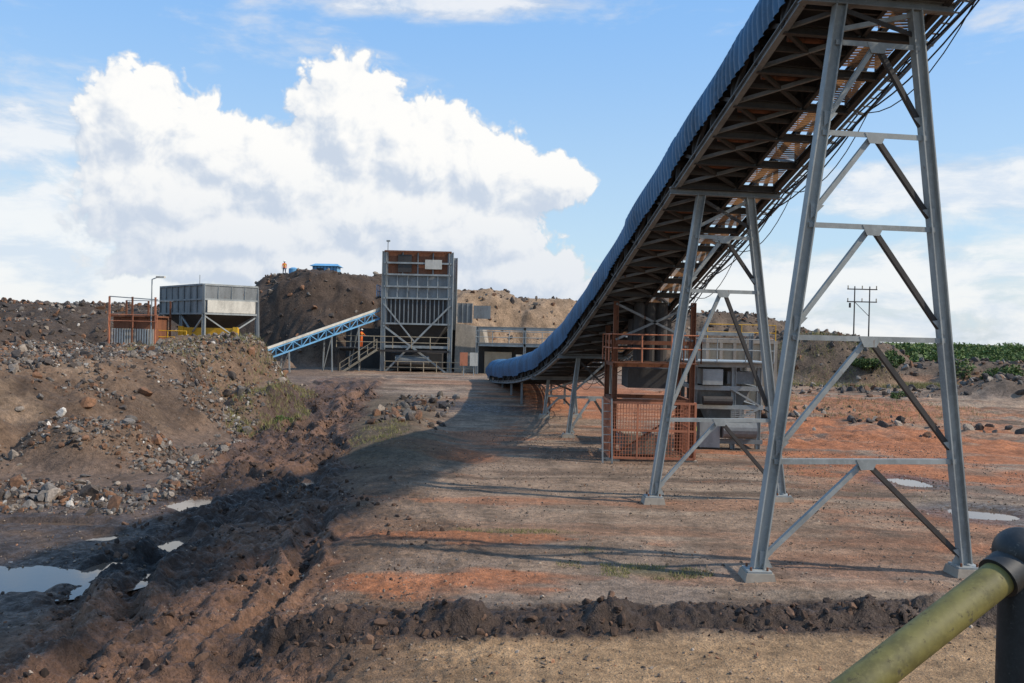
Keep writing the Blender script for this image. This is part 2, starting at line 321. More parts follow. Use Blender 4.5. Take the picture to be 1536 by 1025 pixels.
# ------------------------------------------------------------ builder
class B:
    def __init__(s): s.V=[];s.F=[];s.M=[];s.mats=[]
    def mi(s,m):
        if m not in s.mats:s.mats.append(m)
        return s.mats.index(m)
    def add(s,v,f,m):
        o=len(s.V);s.V+=[tuple(q) for q in v];k=s.mi(m)
        for q in f: s.F.append(tuple(o+i for i in q));s.M.append(k)
    BF=[(0,3,2,1),(4,5,6,7),(0,1,5,4),(1,2,6,5),(2,3,7,6),(3,0,4,7)]
    def hexa(s,b4,t4,m): s.add(list(b4)+list(t4),s.BF,m)
    def frame(s,p,q,up):
        p=Vector(p);q=Vector(q);d=(q-p).normalized();u=Vector(up)
        a=d.cross(u)
        if a.length<1e-3:a=d.cross(Vector((0,1,0)))
        a.normalize();return p,q,d,a,a.cross(d).normalized()
    def beam(s,p,q,w,h,m,up=(0,0,1),oa=0,ou=0):
        p,q,d,a,u=s.frame(p,q,up);p=p+a*oa+u*ou;q=q+a*oa+u*ou;a=a*w/2;u=u*h/2
        s.hexa([p-a-u,p+a-u,p+a+u,p-a+u],[q-a-u,q+a-u,q+a+u,q-a+u],m)
    def ib(s,p,q,w,h,t,m,up=(0,0,1)):
        s.beam(p,q,t,h-2*t,m,up);s.beam(p,q,w,t,m,up,0,(h-t)/2);s.beam(p,q,w,t,m,up,0,-(h-t)/2)
    def ang(s,p,q,w,t,m,up=(0,0,1)):
        s.beam(p,q,w,t,m,up);s.beam(p,q,t,w-t,m,up,w/2-t/2,-w/2)
    def box(s,x0,x1,y0,y1,z0,z1,m):
        s.hexa([(x0,y0,z0),(x1,y0,z0),(x1,y1,z0),(x0,y1,z0)],[(x0,y0,z1),(x1,y0,z1),(x1,y1,z1),(x0,y1,z1)],m)
    def cyl(s,p,q,r,m,n=12,r2=None,cap=True):
        p,q,d,a,u=s.frame(p,q,(0,0,1));r2=r if r2 is None else r2
        v=[p+(a*math.cos(k*2*math.pi/n)+u*math.sin(k*2*math.pi/n))*r for k in range(n)]+[q+(a*math.cos(k*2*math.pi/n)+u*math.sin(k*2*math.pi/n))*r2 for k in range(n)]
        f=[(k,(k+1)%n,n+(k+1)%n,n+k) for k in range(n)]
        if cap:f+=[tuple(range(n))[::-1],tuple(range(n,2*n))]
        s.add(v,f,m)
    def sph(s,c,r,m,n=14,sz=1):
        v=[];f=[];h=n//2
        for i in range(h+1):
            for j in range(n):
                a=math.pi*i/h;b=2*math.pi*j/n;v.append((c[0]+r*math.sin(a)*math.cos(b),c[1]+r*math.sin(a)*math.sin(b),c[2]+sz*r*math.cos(a)))
        for i in range(h):
            for j in range(n): f.append((i*n+j,(i+1)*n+j,(i+1)*n+(j+1)%n,i*n+(j+1)%n))
        s.add(v,f,m)
    def rail(s,pl,m,h=1.05,r=.025,sp=1.5,mid=True):
        for p,q in zip(pl[:-1],pl[1:]):
            p=Vector(p);q=Vector(q);n=max(1,int((q-p).length/sp))
            for k in range(n+1):
                c=p.lerp(q,k/n);s.cyl(c,c+Vector((0,0,h)),r,m,6)
            s.cyl(p+Vector((0,0,h)),q+Vector((0,0,h)),r,m,6)
            if mid:s.cyl(p+Vector((0,0,h/2)),q+Vector((0,0,h/2)),r,m,6)
    def done(s,name,smooth=False,bevel=0):
        me=bpy.data.meshes.new(name);me.from_pydata(s.V,[],s.F)
        for m in s.mats:me.materials.append(m)
        me.polygons.foreach_set("material_index",s.M);me.update()
        if smooth:
            me.polygons.foreach_set("use_smooth",[True]*len(s.F))
        ob=bpy.data.objects.new(name,me);S.collection.objects.link(ob)
        return ob
def g(x,y): return float(H(np.array([x]),np.array([y]),False)[0])
# ------------------------------------------------------------ conveyor
ky=[3,10,18.4,24.8,26.4,30.5,35,41.2,46,50,56,60,66,72];kz=[17.5,15.15,12.3,10.1,9.55,8.1,6.45,4.4,3.3,2.6,1.95,1.65,1.3,1.1]
fy=np.linspace(-1,76,771);fz=np.interp(fy,ky,kz);fz[fy<3]=17.5+(3-fy[fy<3])*.34
ker=np.ones(41)/41;fzs=np.convolve(np.pad(fz,20,mode='edge'),ker,'valid')
fzs[:40]=fz[:40]
def zb(y): return float(np.interp(y,fy,fzs))
NL=Vector((.989,.146,0))
def P(y,o,dz): return Vector((10.29-.148*y+NL.x*o,y+NL.y*o,zb(y)+dz))
cv=B();st=list(np.arange(2.0,71.5,1.35))
Wd=1.55
for k,y in enumerate(st):
    y2=st[k+1] if k+1<len(st) else None
    for sg in (-1,1):
        cv.beam(P(y,sg*Wd,.06),P(y,sg*Wd,.95),.12,.12,STEELD,(0,1,0))
        if y2:
            cv.ib(P(y,sg*Wd,0),P(y2,sg*Wd,0),.16,.2,.02,STEELM if sg<0 else STEELD)
            cv.ib(P(y,sg*Wd,1.0),P(y2,sg*Wd,1.0),.14,.14,.02,STEELD)
            a,b=(.06,.95) if k%2 else (.95,.06)
            cv.beam(P(y,sg*Wd,a),P(y2,sg*Wd,b),.10,.10,STEELD if sg<0 else STEELM)
    cv.ib(P(y,-Wd,-.02),P(y,Wd,-.02),.16,.2,.02,STEELD)
    cv.beam(P(y,-Wd,.60),P(y,.35,.60),.1,.16,STEELD)
    cv.beam(P(y,.3,.0),P(y,.3,1.0),.07,.07,STEELD,(0,1,0))
    if y2:
        cv.beam(P(y,-Wd,.0),P(y2,.3,.0),.09,.09,STEELD)
        cv.beam(P(y2,-Wd,-.01),P(y,.3,-.01),.09,.09,STEELM)
        cv.ib(P(y,.35,0.02),P(y2,.35,0.02),.1,.18,.02,STEELD)
        cv.beam(P((y+y2)/2,-Wd,.02),P((y+y2)/2,.35,.02),.08,.12,STEELD)
        cv.beam(P(y,-.6,.74),P(y2,-.6,.74),1.8,.025,RUB)
        cv.beam(P(y,-.6,.24),P(y2,-.6,.24),1.35,.02,RUB)
        cv.beam(P(y,.36,.5),P(y2,.36,.5),.02,.75,STEELD)
        ya=y+.12;yb_=y2-.12
        cv.add([P(ya,.45,.1),P(ya,1.45,.1),P(yb_,1.45,.1),P(yb_,.45,.1)],[(0,1,2,3)],GRT)
        cv.cyl(P(y,Wd,2.0),P(y2,Wd,2.0),.03,STEELM,6);cv.cyl(P(y,Wd,1.5),P(y2,Wd,1.5),.02,STEELM,6)
        for o in (1.75,2.05): cv.beam(P(y,o,-.08),P(y2,o,-.08),.03,.09,STEELM)
        for q in range(4):
            yy=y+(y2-y)*q/4;cv.beam(P(yy,1.75,-.1),P(yy,2.05,-.1),.03,.03,STEELM)
    cv.beam(P(y,Wd,.06),P(y,2.08,-.12),.05,.05,STEELM)
    cv.cyl(P(y,Wd,1.0),P(y,Wd,2.0),.025,STEELM,6)
    cv.cyl(P(y+.5,-1.2,.14),P(y+.5,0.05,.14),.07,RUST,10)
    cv.cyl(P(y+.5,-.95,.62),P(y+.5,-.25,.62),.07,RUST,10)
for ci,(o,dz,r,sg) in enumerate(((1.9,-.03,.022,.12),(2.0,-.08,.02,.35),(1.85,-.1,.02,.25),(2.12,-.05,.014,.6),(1.8,.0,.025,.1))):
    y=2.;span=4.05*(1+.25*(ci%3))
    while y<66:
        pr=None
        for k in range(9):
            u=k/8;p=P(y+span*u,o,dz-sg*4*u*(1-u))
            if pr is not None:cv.cyl(pr,p,r,RUB,6,cap=False)
            pr=p
        y+=span
cv.cyl(P(71.2,-1.2,.5),P(71.2,0.0,.5),.32,STEELD,16)
cv.beam(P(70.5,-1.5,.4),P(72.6,-1.5,.4),.1,.6,STEELM);cv.beam(P(70.5,.2,.4),P(72.6,.2,.4),.1,.6,STEELM)
conv=cv.done('inclined_conveyor')
prof=[(-1.70,.38),(-1.73,.55),(-1.74,.78),(-1.74,1.0),(-1.70,1.22),(-1.58,1.42),(-1.36,1.58),(-1.02,1.68),(-.6,1.71),(-.2,1.66),(.1,1.56),(.32,1.42),(.45,1.25),(.5,1.05),(.5,.8)]
ysamp=np.arange(2.,72.2,.04);hv=[]
for i,y in enumerate(ysamp):
    ph=(abs(math.sin(y*math.pi/.26))**.6-.5)*.07
    pan=int(y/2.4);rr=((pan*7919)%13)/13*.07-.03+(.012 if pan%2 else 0)+.02*math.sin(y*1.3)
    end=max(0,min(1,(71.9-y)/1.2))**.5;low=.06*math.sin(pan*2.1)
    for j,(o,dz) in enumerate(prof):
        cx,cz=-.6,.7;do,dd=o-cx,dz-cz+(low if j==0 else 0);k=1+ph+rr*(1 if dd>0 else 0)
        hv.append(P(float(y),cx+do*k,cz+dd*(k if dd>0 else 1+ph)*(.55+.45*end)))
hv=np.array([v[:] for v in hv]);m_=len(prof);i=(np.arange(len(ysamp)-1)[:,None]*m_+np.arange(m_-1)[None,:]).ravel()
hood=rawmesh('belt_cover',hv,np.stack([i,i+1,i+m_+1,i+m_],1),[BLUE],smooth=True);hood.parent=conv
def trestle(y,wt,wb,lv,lw=.28,m=STEEL):
    b=B();zt=zb(y)-.22;c=Vector((10.29-.148*y,y,0));z0=g(c.x,y)-.05
    def leg(sg,z): return c+NL*(sg*(wb/2+(wt-wb)/2*(z-.3)/(zt-.3)))+Vector((0,0,z))
    for sg in (-1,1):
        b.ib(leg(sg,z0+.28),leg(sg,zt),lw*.8,lw,.03,m,NL)
        f=leg(sg,z0+.2);b.hexa([(f.x-.42,f.y-.42,z0-.4),(f.x+.42,f.y-.42,z0-.4),(f.x+.42,f.y+.42,z0-.4),(f.x-.42,f.y+.42,z0-.4)],[(f.x-.28,f.y-.28,z0+.22),(f.x+.28,f.y-.28,z0+.22),(f.x+.28,f.y+.28,z0+.22),(f.x-.28,f.y+.28,z0+.22)],CONC)
        b.box(f.x-.25,f.x+.25,f.y-.25,f.y+.25,z0+.222,z0+.26,m)
        for dx in(-.17,.17):
            for dy in(-.17,.17): b.cyl((f.x+dx,f.y+dy,z0+.25),(f.x+dx,f.y+dy,z0+.33),.025,RUST,6)
        b.add([leg(sg,z0+.27)+NL*(-sg*.1),leg(sg,z0+.27)+NL*(-sg*.34),leg(sg,z0+.62)+NL*(-sg*.1)],[(0,1,2)],m)
    b.ib(c+NL*-1.75+Vector((0,0,zt+.08)),c+NL*1.75+Vector((0,0,zt+.08)),.2,.22,.03,STEELM)
    pv=z0+.45
    for i,z in enumerate(lv):
        A=leg(-1,z);D=leg(1,z);b.ang(A,D,.11,.02,m)
        mid=(A+D)/2;u=Vector((0,0,1));fr=Vector((.146,-.989,0))*.05
        b.hexa([mid-NL*.14-u*.22+fr,mid+NL*.14-u*.22+fr,mid+NL*.14-u*.22+fr*1.3,mid-NL*.14-u*.22+fr*1.3],[mid-NL*.25-u*.0+fr,mid+NL*.25-u*.0+fr,mid+NL*.25+fr*1.3,mid-NL*.25+fr*1.3],m)
        for sg in(-1,1):
            e=leg(sg,pv);b.ang(mid-u*.12+NL*sg*.08,e-NL*sg*.08,.10,.02,m if sg<0 else STEELD,(.146,-.989,0))  # left brace lit, right brace shaded: painted by swapping in the dark steel
            gm=e+fr;b.add([gm-u*.15,gm+u*.2,gm-NL*sg*.3+u*.15],[(0,1,2)],m)
        pv=z+.22
    A=leg(-1,pv);b.ang(leg(1,pv),leg(-1,zt-.1),.1,.02,STEELD,(.146,-.989,0));b.ang(A,leg(1,zt-.1),.1,.02,m,(.146,-.989,0))
    return b.done('conveyor_trestle')
trestle(18.4,1.7,4.72,[2.5,5.1,7.46,9.4,11.3],.25)
trestle(26.4,1.55,4.05,[2.55,6.46,8.1],.25)
trestle(42.5,1.5,2.3,[2.0],.2);trestle(50,1.5,1.9,[1.5],.16);trestle(8.0,1.9,6.0,[3,6,9,12.5],.28)
bb=B()
for y in (55.5,60,64.5,69):
    for sg in(-1,1):
        p=P(y,sg*1.4,-.1);b0=Vector((p.x,p.y,g(p.x,p.y)-.2));bb.beam(b0,p,.14,.14,STEELM,(0,1,0))
sup=bb.done('short_supports');sup.parent=conv
# ------------------------------------------------------------ take-up tower
b=B();x0,x1,y0,y1=4.15,7.25,34.8,37.6
z0=-.1
for x in(x0,x1):
    for y in(y0,y1):
        b.ib((x,y,z0),(x,y,zb(y)-.15),.18,.2,.02,RUST,(1,0,0));b.box(x-.25,x+.25,y-.25,y+.25,z0-.2,.08,CONC)
for z in(2.4,3.85,4.75):
    for y in(y0,y1): b.beam((x0,y,z),(x1,y,z),.12,.16,RUST)
    for x in(x0,x1): b.beam((x,y0,z),(x,y1,z),.12,.16,RUST)
b.box(x0-.1,x1+.1,y0-.7,y0-.12,3.93,3.97,RUST)
b.rail([(x0-.2,y0-.7,3.97),(x1+.2,y0-.7,3.97)],ORG,1.1,.03,1.0);b.rail([(x0-.2,y0-.7,3.97),(x0-.2,y1,3.97)],ORG,1.1,.03,1.0);b.rail([(x1+.2,y0-.7,3.97),(x1+.2,y1,3.97)],RUST,1.1,.03,1.0)
def cage(p,q,zl,zh):
    p=Vector(p);q=Vector(q);n=max(2,int((q-p).length/.11))
    for z in(zl,(zl+zh)/2,zh): b.beam(p+Vector((0,0,z)),q+Vector((0,0,z)),.07,.09,ORG)
    for k in range(n+1):
        c=p.lerp(q,k/n);wd=.08 if k%9==0 else .024;b.beam(c+Vector((0,0,zl)),c+Vector((0,0,zh)),wd,wd,ORG,(0,1,0))
    m=int((zh-zl)/.14)
    for k in range(m): b.beam(p+Vector((0,0,zl+k*.14)),q+Vector((0,0,zl+k*.14)),.014,.02,ORG)
cage((x0-.1,y0-.25,0),(x1+.1,y0-.25,0),.15,2.35);cage((x0-.13,y0-.25,0),(x0-.13,y1,0),.15,2.35);cage((x1+.13,y0-.25,0),(x1+.13,y1,0),.15,2.35)
b.box(x0+.5,x1-.6,y0+.6,y1-.6,.2,1.0,CONC)
for dx in(1.05,1.5,1.95): b.cyl((x0+dx,y0+.7,4.0),(x0+dx,y0+.7,zb(35.5)+.1),.24,STEELD,14)
b.box(x0+.8,x1-.7,y0+.95,y1-.4,4.5,zb(36)-.4,STEELD)
b.box(x0+.6,x1-.5,y0+.5,y1-.3,2.9,3.7,STEELD)
b.beam((x0,y0-.06,.2),(x1,y0-.06,2.3),.07,.07,RUST);b.beam((x0,y0,4.85),(x1,y0,6.3),.09,.09,STEELM);b.beam((x1,y0,4.85),(x0,y0,6.3),.09,.09,STEELM)
for o_ in(-.13,-.5): b.beam((x0+o_,y0-.3,2.5),(x0+o_,y0-.9,-.0),.06,.1,STEELM)
for k in range(8): b.beam((x0-.5,y0-.33-k*.075,2.3-k*.3),(x0-.13,y0-.33-k*.075,2.3-k*.3),.03,.03,STEELM)
b.done('take_up_tower')
# ------------------------------------------------------------ grey drive machine frame
b=B();x0,x1,y0,y1=8.3,11.2,39.2,42.0
for x in(x0,x1,(x0+x1)/2+.3):
    for y in(y0,y1): b.ib((x,y,-.2),(x,y,3.9 if x!=x0 else 5.25),.2,.2,.025,STEEL,(1,0,0))
b.ib((x1-.4,y0,3.8),(x1-.4,y0,5.25),.15,.15,.02,STEELM,(1,0,0))
for z,m in((.35,STEELM),(1.9,STEEL),(2.75,STEEL),(3.8,STEEL)):
    for y in(y0-.03,y1): b.beam((x0-.2,y,z),(x1+.2,y,z),.16,.2,m)
    for x in(x0,x1): b.beam((x,y0,z),(x,y1,z),.14,.18,m)
b.beam((x0,y0,5.2),(x1-.3,y0,5.2),.12,.16,STEEL);b.beam((x0,y0,4.5),(x1-.3,y0,4.5),.08,.08,STEEL)
b.box(x0-.4,x1+.5,y0-.5,y1,3.92,3.97,STEEL)
b.hexa([(9.2,40,1.2),(10.3,40,1.2),(10.3,41.2,1.2),(9.2,41.2,1.2)],[(8.6,39.5,2.7),(10.9,39.5,2.7),(10.9,41.7,2.7),(8.6,41.7,2.7)],STEELM)
b.box(8.6,9.5,38.9,40,2.9,3.6,STEEL);b.box(9.8,11,39.3,40.2,2.95,3.5,STEELM);b.cyl((9.5,38.9,.9),(11.0,38.9,.9),.38,STEELM,16);b.box(8.5,9.4,38.8,39.6,.1,1.35,STEEL)
b.cyl((8.6,38.8,2.2),(9.9,38.8,2.2),.2,STEELD,12)
b.beam((x0,y0-.1,.4),(x1,y0-.1,1.85),.1,.08,STEEL);b.beam((x1,y0-.1,2.0),(9.9,y0-.1,2.75),.1,.08,STEEL)
for k in range(7): b.box(9.9,10.95,38.72,38.78,1.35+k*.08,1.38+k*.08,STEEL)
b.box(8.5,11.0,41.7,41.9,.2,3.6,STEELD)
b.rail([(x0-.4,y0-.5,3.97),(x1+.5,y0-.5,3.97)],STEEL,1.0,.025,1.1)
b.done('screening_machine_frame')
b=B();X0,X1,YY=12.6,17.0,56.
b.box(X0,X1,YY,YY+3,.4,4.7,BEIGE);b.box(X0-.12,X1+.12,YY-.12,YY+3.12,4.702,4.9,CONC)
for k in range(6): xx=X0+k*(X1-X0)/5;b.box(xx-.1,xx+.1,YY-.14,YY-.003,.4,4.69,CONC)
b.box(X0+1.9,X0+2.6,YY-.05,YY-.004,1.0,2.9,STEELD)
b.rail([(X0,YY,4.9),(X1,YY,4.9)],YEL,1.0,.03)
b.done('concrete_bin')
# ------------------------------------------------------------ main hopper tower
b=B();x0,x1,y0,y1=-12.35,-5.95,83.,89.;z0=.7
for x in(x0,x1):
    for y in(y0,y1): b.ib((x,y,z0),(x,y,12.6),.36,.42,.05,STEEL,(1,0,0))
xm=(x0+x1)/2
def pan(z0_,z1_,m,rib,nr,rm):
    b.box(x0+.25,x1-.25,y0+.1,y1-.1,z0_,z1_,m)
    for k in range(nr+1):
        xx=x0+.3+k*(x1-x0-.6)/nr;b.box(xx-.05,xx+.05,y0-.06,y0+.098,z0_+.02,z1_-.02,rm)
pan(10.4,12.55,RUST,1,4,STEELM);pan(8.15,10.38,STEELM,1,6,STEEL);pan(5.7,8.13,STEELD,1,14,STEELM)
for z in(12.6,11.5,10.39,9.25,8.14,5.7): b.beam((x0,y0-.1,z),(x1,y0-.1,z),.16,.16,STEEL if z<12 else RUST)
b.box(x0+3.9,x0+5.5,y0-.22,y0-.19,10.95,11.85,WHT)
b.box(x0+1.3,x0+2.6,y0-.09,y0-.04,10.6,12.3,STEELD)
b.hexa([(xm-1.2,y0+1.6,3.2),(xm+1.2,y0+1.6,3.2),(xm+1.2,y1-2,3.2),(xm-1.2,y1-2,3.2)],[(x0+.4,y0+.2,5.65),(x1-.4,y0+.2,5.65),(x1-.4,y1-.2,5.65),(x0+.4,y1-.2,5.65)],STEELD)
b.beam((x0,y0-.1,5.5),(x1-.2,y0-.1,1.0),.16,.16,STEEL);b.beam((x1,y0-.12,7.5),(x0+.2,y0-.12,1.0),.16,.16,STEEL);b.beam((x0,y0-.14,7.6),(x0+3,y0-.14,4.0),.12,.12,STEEL)
b.beam((x0,y0,3.5),(x1,y0,3.5),.2,.25,STEEL);b.beam((x0-4,y0-.4,3.1),(x1,y0-.4,3.1),.2,.2,STEELD)
b.box(x0-4.2,x0-.3,y0-1.2,y0+1,3.25,3.35,STEELD);b.rail([(x0-4.2,y0-1.2,3.35),(x1,y0-1.2,3.35)],BEIGE,1.1,.04,1.6)
for xx in(x0-4,x0-2): b.beam((xx,y0-1,.6),(xx,y0-1,3.2),.16,.16,STEELD,(0,1,0))
for k in range(12): b.box(x0-3.6+k*.28,x0-3.3+k*.28,y0-2.4,y0-1.5,1.0+k*.19,1.05+k*.19,STEELD)
b.beam((x0-3.6,y0-2.4,.9),(x0-.2,y0-2.4,3.2),.06,.2,BEIGE);b.beam((x0-3.6,y0-2.4,1.9),(x0-.2,y0-2.4,4.2),.06,.06,BEIGE);b.beam((x0-3.6,y0-2.4,1.4),(x0-.2,y0-2.4,3.7),.05,.05,BEIGE)
for k in range(5): b.beam((x0-3.6+k*.85,y0-2.4,.9+k*.575),(x0-3.6+k*.85,y0-2.4,1.9+k*.575),.06,.06,BEIGE,(0,1,0))
b.box(x0-4.5,x1+1,y1-1,y1+1,.5,5.2,STEELD)
b.box(x0+.6,x1-.8,y0+1,y1-1.2,1.3,2.9,STEELD);b.cyl((x0+1.2,y0+.4,2.2),(x0+4.4,y0+.4,2.2),.45,STEELM,16)
b.rail([(x0+.3,y0-.5,1.0),(x1+2.5,y0-.5,1.0)],BEIGE,1.1,.04,1.2)
b.cyl((x0+.3,y0,12.6),(x0+.3,y0,13.6),.04,STEEL,6);b.box(x0+.15,x0+.5,y0-.1,y0+.1,13.5,13.65,STEEL)
b.box(x0-.75,x0-.3,y0+.5,y0+3,8.2,8.28,STEELD);b.rail([(x0-.75,y0+.5,8.28),(x0-.75,y0+3,8.28)],BLUEL,1.1,.04,1)
b.done('ore_feed_hopper')
b=B()
b.hexa([(-5.6,85,.7),(-1.8,85,.7),(-1.8,88,.7),(-5.6,88,.7)],[(-5.6,86,5.9),(-3.0,86,5.5),(-2.6,88,5.5),(-5.6,88,5.9)],CONC)
b.box(-5.5,-4.0,86.2,86.5,5.95,7.9,STEELM)
for k in range(4): b.box(-5.5+k*.48,-5.42+k*.48,86.1,86.19,5.95,7.9,STEEL)
b.box(-3.9,-2.2,86.4,86.6,6.4,7.7,STEELM)
b.done('retaining_wall')
b=B()
for x in(-3.3,1.2,4.2):
    for y in(82,85): b.ib((x,y,.6),(x,y,5.6),.25,.25,.03,STEEL,(1,0,0))
for z in(5.45,3.9):
    b.ib((-3.3,82,z),(4.4,82,z),.2,.3,.03,STEEL);b.ib((-3.3,85,z),(4.4,85,z),.2,.3,.03,STEEL)
b.box(-3.4,4.4,82.2,84.9,3.98,4.05,STEELD);b.rail([(-3.4,81.8,4.06),(4.4,81.8,4.06)],STEEL,1.1,.04)
b.box(-2.6,0,83,84.3,1.0,3.2,BEIGE);b.box(0.4,1.0,82.4,83,.8,3.0,WHT);b.box(-3.2,4.2,84.4,84.6,.8,3.8,STEELD)
b.done('steel_gantry')
b=B()
for x,m in((-4.3,ORG),(-3.4,WHT)):
    b.box(x-.35,x+.35,77.98,78.02,2.0,3.2,m);b.cyl((x,78.06,.9),(x,78.06,3.1),.04,STEEL,6)
b.done('safety_sign')
# ------------------------------------------------------------ left dump bin
b=B();A=Vector((-24.9,70,0));Bc=Vector((-21.5,73,0));D=Vector((-31.2,77,0));Cc=D+Bc-A
def q4(z,sc=1.):
    m=(A+Cc)/2;return [Vector(((p-m).x*sc+m.x,(p-m).y*sc+m.y,z)) for p in(A,Bc,Cc,D)]
b.hexa(q4(6.05),q4(8.35,1.02),STEELM);b.hexa(q4(4.7,.45),q4(6.04,.97),STEELD)
def ribs(p,q,n,z0_,z1_,m,off):
    for k in range(n+1):
        c=p.lerp(q,k/n)+off;b.beam(c+Vector((0,0,z0_)),c+Vector((0,0,z1_)),.1,.1,m,(0,1,0))
oA=Vector((.66,-.75,0))*.08;oD=Vector((-.75,-.66,0))*.08
ribs(A,Bc,4,6.05,8.4,STEEL,oA);ribs(A,D,7,6.05,8.4,STEELM,oD)
for z in(6.05,7.2,8.4):
    b.beam(A+oA+Vector((0,0,z)),Bc+oA+Vector((0,0,z)),.14,.14,STEEL);b.beam(A+oD+Vector((0,0,z)),D+oD+Vector((0,0,z)),.14,.14,STEELM)
b.hexa([A.lerp(Bc,.05)+oA*1.4+Vector((0,0,6.15)),A.lerp(Bc,.95)+oA*1.4+Vector((0,0,6.15)),A.lerp(Bc,.95)+oA*2+Vector((0,0,6.15)),A.lerp(Bc,.05)+oA*2+Vector((0,0,6.15))],
       [A.lerp(Bc,.05)+oA*1.4+Vector((0,0,7.15)),A.lerp(Bc,.95)+oA*1.4+Vector((0,0,7.15)),A.lerp(Bc,.95)+oA*2+Vector((0,0,7.15)),A.lerp(Bc,.05)+oA*2+Vector((0,0,7.15))],WHT)
for p in(A,Bc,Cc,D,A.lerp(D,.5)): b.ib(p+Vector((0,0,.5)),p+Vector((0,0,6.0)),.25,.25,.04,STEEL,(1,0,0))
for p,q in((A,Bc),(A,A.lerp(D,.5))):
    b.beam(p+Vector((0,0,5.9)),q+Vector((0,0,3)),.12,.1,STEEL);b.beam(q+Vector((0,0,5.9)),p+Vector((0,0,3)),.12,.1,STEEL)
b.beam(Bc+Vector((0,0,8.2)),Bc+Vector((.25,-.2,1.2)),.2,.2,STEELM,(0,1,0))
b.box(-27.4,-22.6,71.6,71.8,3.4,4.9,YEL);b.box(-27.5,-27.1,71.4,71.58,1.5,5.0,YEL);b.box(-23,-22.6,71.4,71.58,1.5,5.0,YEL)
b.rail([A+Vector((-4,-1,3.6)),A+Vector((-1,-1,3.6))],YEL,1,.04)
b.cyl(A.lerp(D,.1)+Vector((0,0,8.4)),A.lerp(D,.1)+Vector((0,0,9.2)),.03,STEEL,6)
b.done('truck_dump_bin')
b=B();gz=2.6
for k,x in enumerate((-31.6,-29.8,-28.0)):
    b.beam((x,68,gz-1.5),(x,68,7.2),.12,.12,ORG if k!=1 else RUST,(0,1,0));b.beam((x,71,gz-1.5),(x,71,7.0),.12,.12,RUST,(0,1,0))
b.beam((-31.6,68,7.2),(-27.8,68,7.0),.08,.08,STEEL);b.beam((-31.6,71,7.0),(-27.8,71,7.0),.06,.06,STEEL)
b.box(-31.4,-28.1,68.3,70.8,gz-1.5,5.6,RUST);b.box(-31.6,-27.9,68.05,71,5.62,5.74,RUST)
for k in range(17): b.box(-31.5+k*.2,-31.38+k*.2,68.2,68.28,gz-1.5,4.7,WHT)
b.rail([(-31.6,67.9,4.8),(-27.8,67.9,4.8)],ORG,1.0,.03)
b.done('site_shed')
b=B();b.cyl((-28.3,68,2),(-28.3,68,8.6),.07,STEEL,10,.045);b.cyl((-28.3,68,8.6),(-27.8,68,8.8),.04,STEEL,8);b.box(-27.95,-27.3,67.85,68.15,8.72,8.86,WHT);b.done('street_lamp')
b=B();p0=Vector((-21.6,75.5,2.3));p1=Vector((-13.2,83.8,6.15));d=(p1-p0);lat=Vector((d.y,-d.x,0)).normalized()
N=14
for k in range(N):
    a=p0+d*k/N;c=p0+d*(k+1)/N
    for o in(-.6,.6):
        for z in(0,.75): b.beam(a+lat*o+Vector((0,0,z)),c+lat*o+Vector((0,0,z)),.1,.14,BLUEL)
        b.beam(a+lat*o,a+lat*o+Vector((0,0,.75)),.08,.08,BLUEL,(0,1,0));b.beam(a+lat*o+Vector((0,0,.75 if k%2 else 0)),c+lat*o+Vector((0,0,0 if k%2 else .75)),.07,.07,BLUEL)
    b.beam(a-lat*.6,a+lat*.6,.06,.06,BLUEL);b.cyl(a-lat*.5+Vector((0,0,.7)),a+lat*.5+Vector((0,0,.7)),.08,WHT,8)
b.beam(p0+Vector((0,0,.86)),p1+Vector((0,0,.86)),.95,.04,RUB);b.beam(p0+Vector((0,0,.15)),p1+Vector((0,0,.15)),.9,.03,RUB)
b.beam(p0+lat*.68+Vector((0,0,.95)),p1+lat*.68+Vector((0,0,.95)),.03,.22,WHT)
for f in(.18,.55,.8):
    c=p0+d*f
    for o in(-.6,.6): b.beam(Vector((c.x+lat.x*o*1.4,c.y+lat.y*o*1.4,.4)),c+lat*o,.12,.12,STEEL,(0,1,0))
    b.beam(Vector((c.x-lat.x*.8,c.y-lat.y*.8,1)),c+lat*.6,.07,.07,STEEL)
b.done('blue_feed_conveyor')
b=B();hx,hy=-22.6,103.;hz=g(hx,hy)
b.box(-23.4,-20.6,101,103.4,hz-.6,hz+1.25,BLUEL)
b.hexa([(-23.7,100.7,hz+1.26),(-20.3,100.7,hz+1.26),(-20.3,103.7,hz+1.26),(-23.7,103.7,hz+1.26)],[(-23.3,102,hz+1.6),(-20.7,102,hz+1.6),(-20.7,102.4,hz+1.6),(-23.3,102.4,hz+1.6)],BLUEL)
for k in range(8): b.box(-23.3+k*.38,-23.2+k*.38,100.95,100.998,hz-.3,hz+1.2,BLUE)
b.box(-22.9,-22.1,100.9,100.945,hz-.3,hz+1.0,STEELD)
b.done('blue_site_cabin')
b=B();tx,ty=-25.6,101.;tz=g(tx,ty)
b.cyl((tx,ty,tz-.2),(tx,ty,tz+.9),.55,BLUEL,18);b.cyl((tx,ty,tz+.9),(tx,ty,tz+1.05),.55,BLUEL,18,.2);b.cyl((tx+.6,ty,tz+.3),(tx+2.4,ty,tz+.3),.06,WHT,8)
b.done('water_tank')
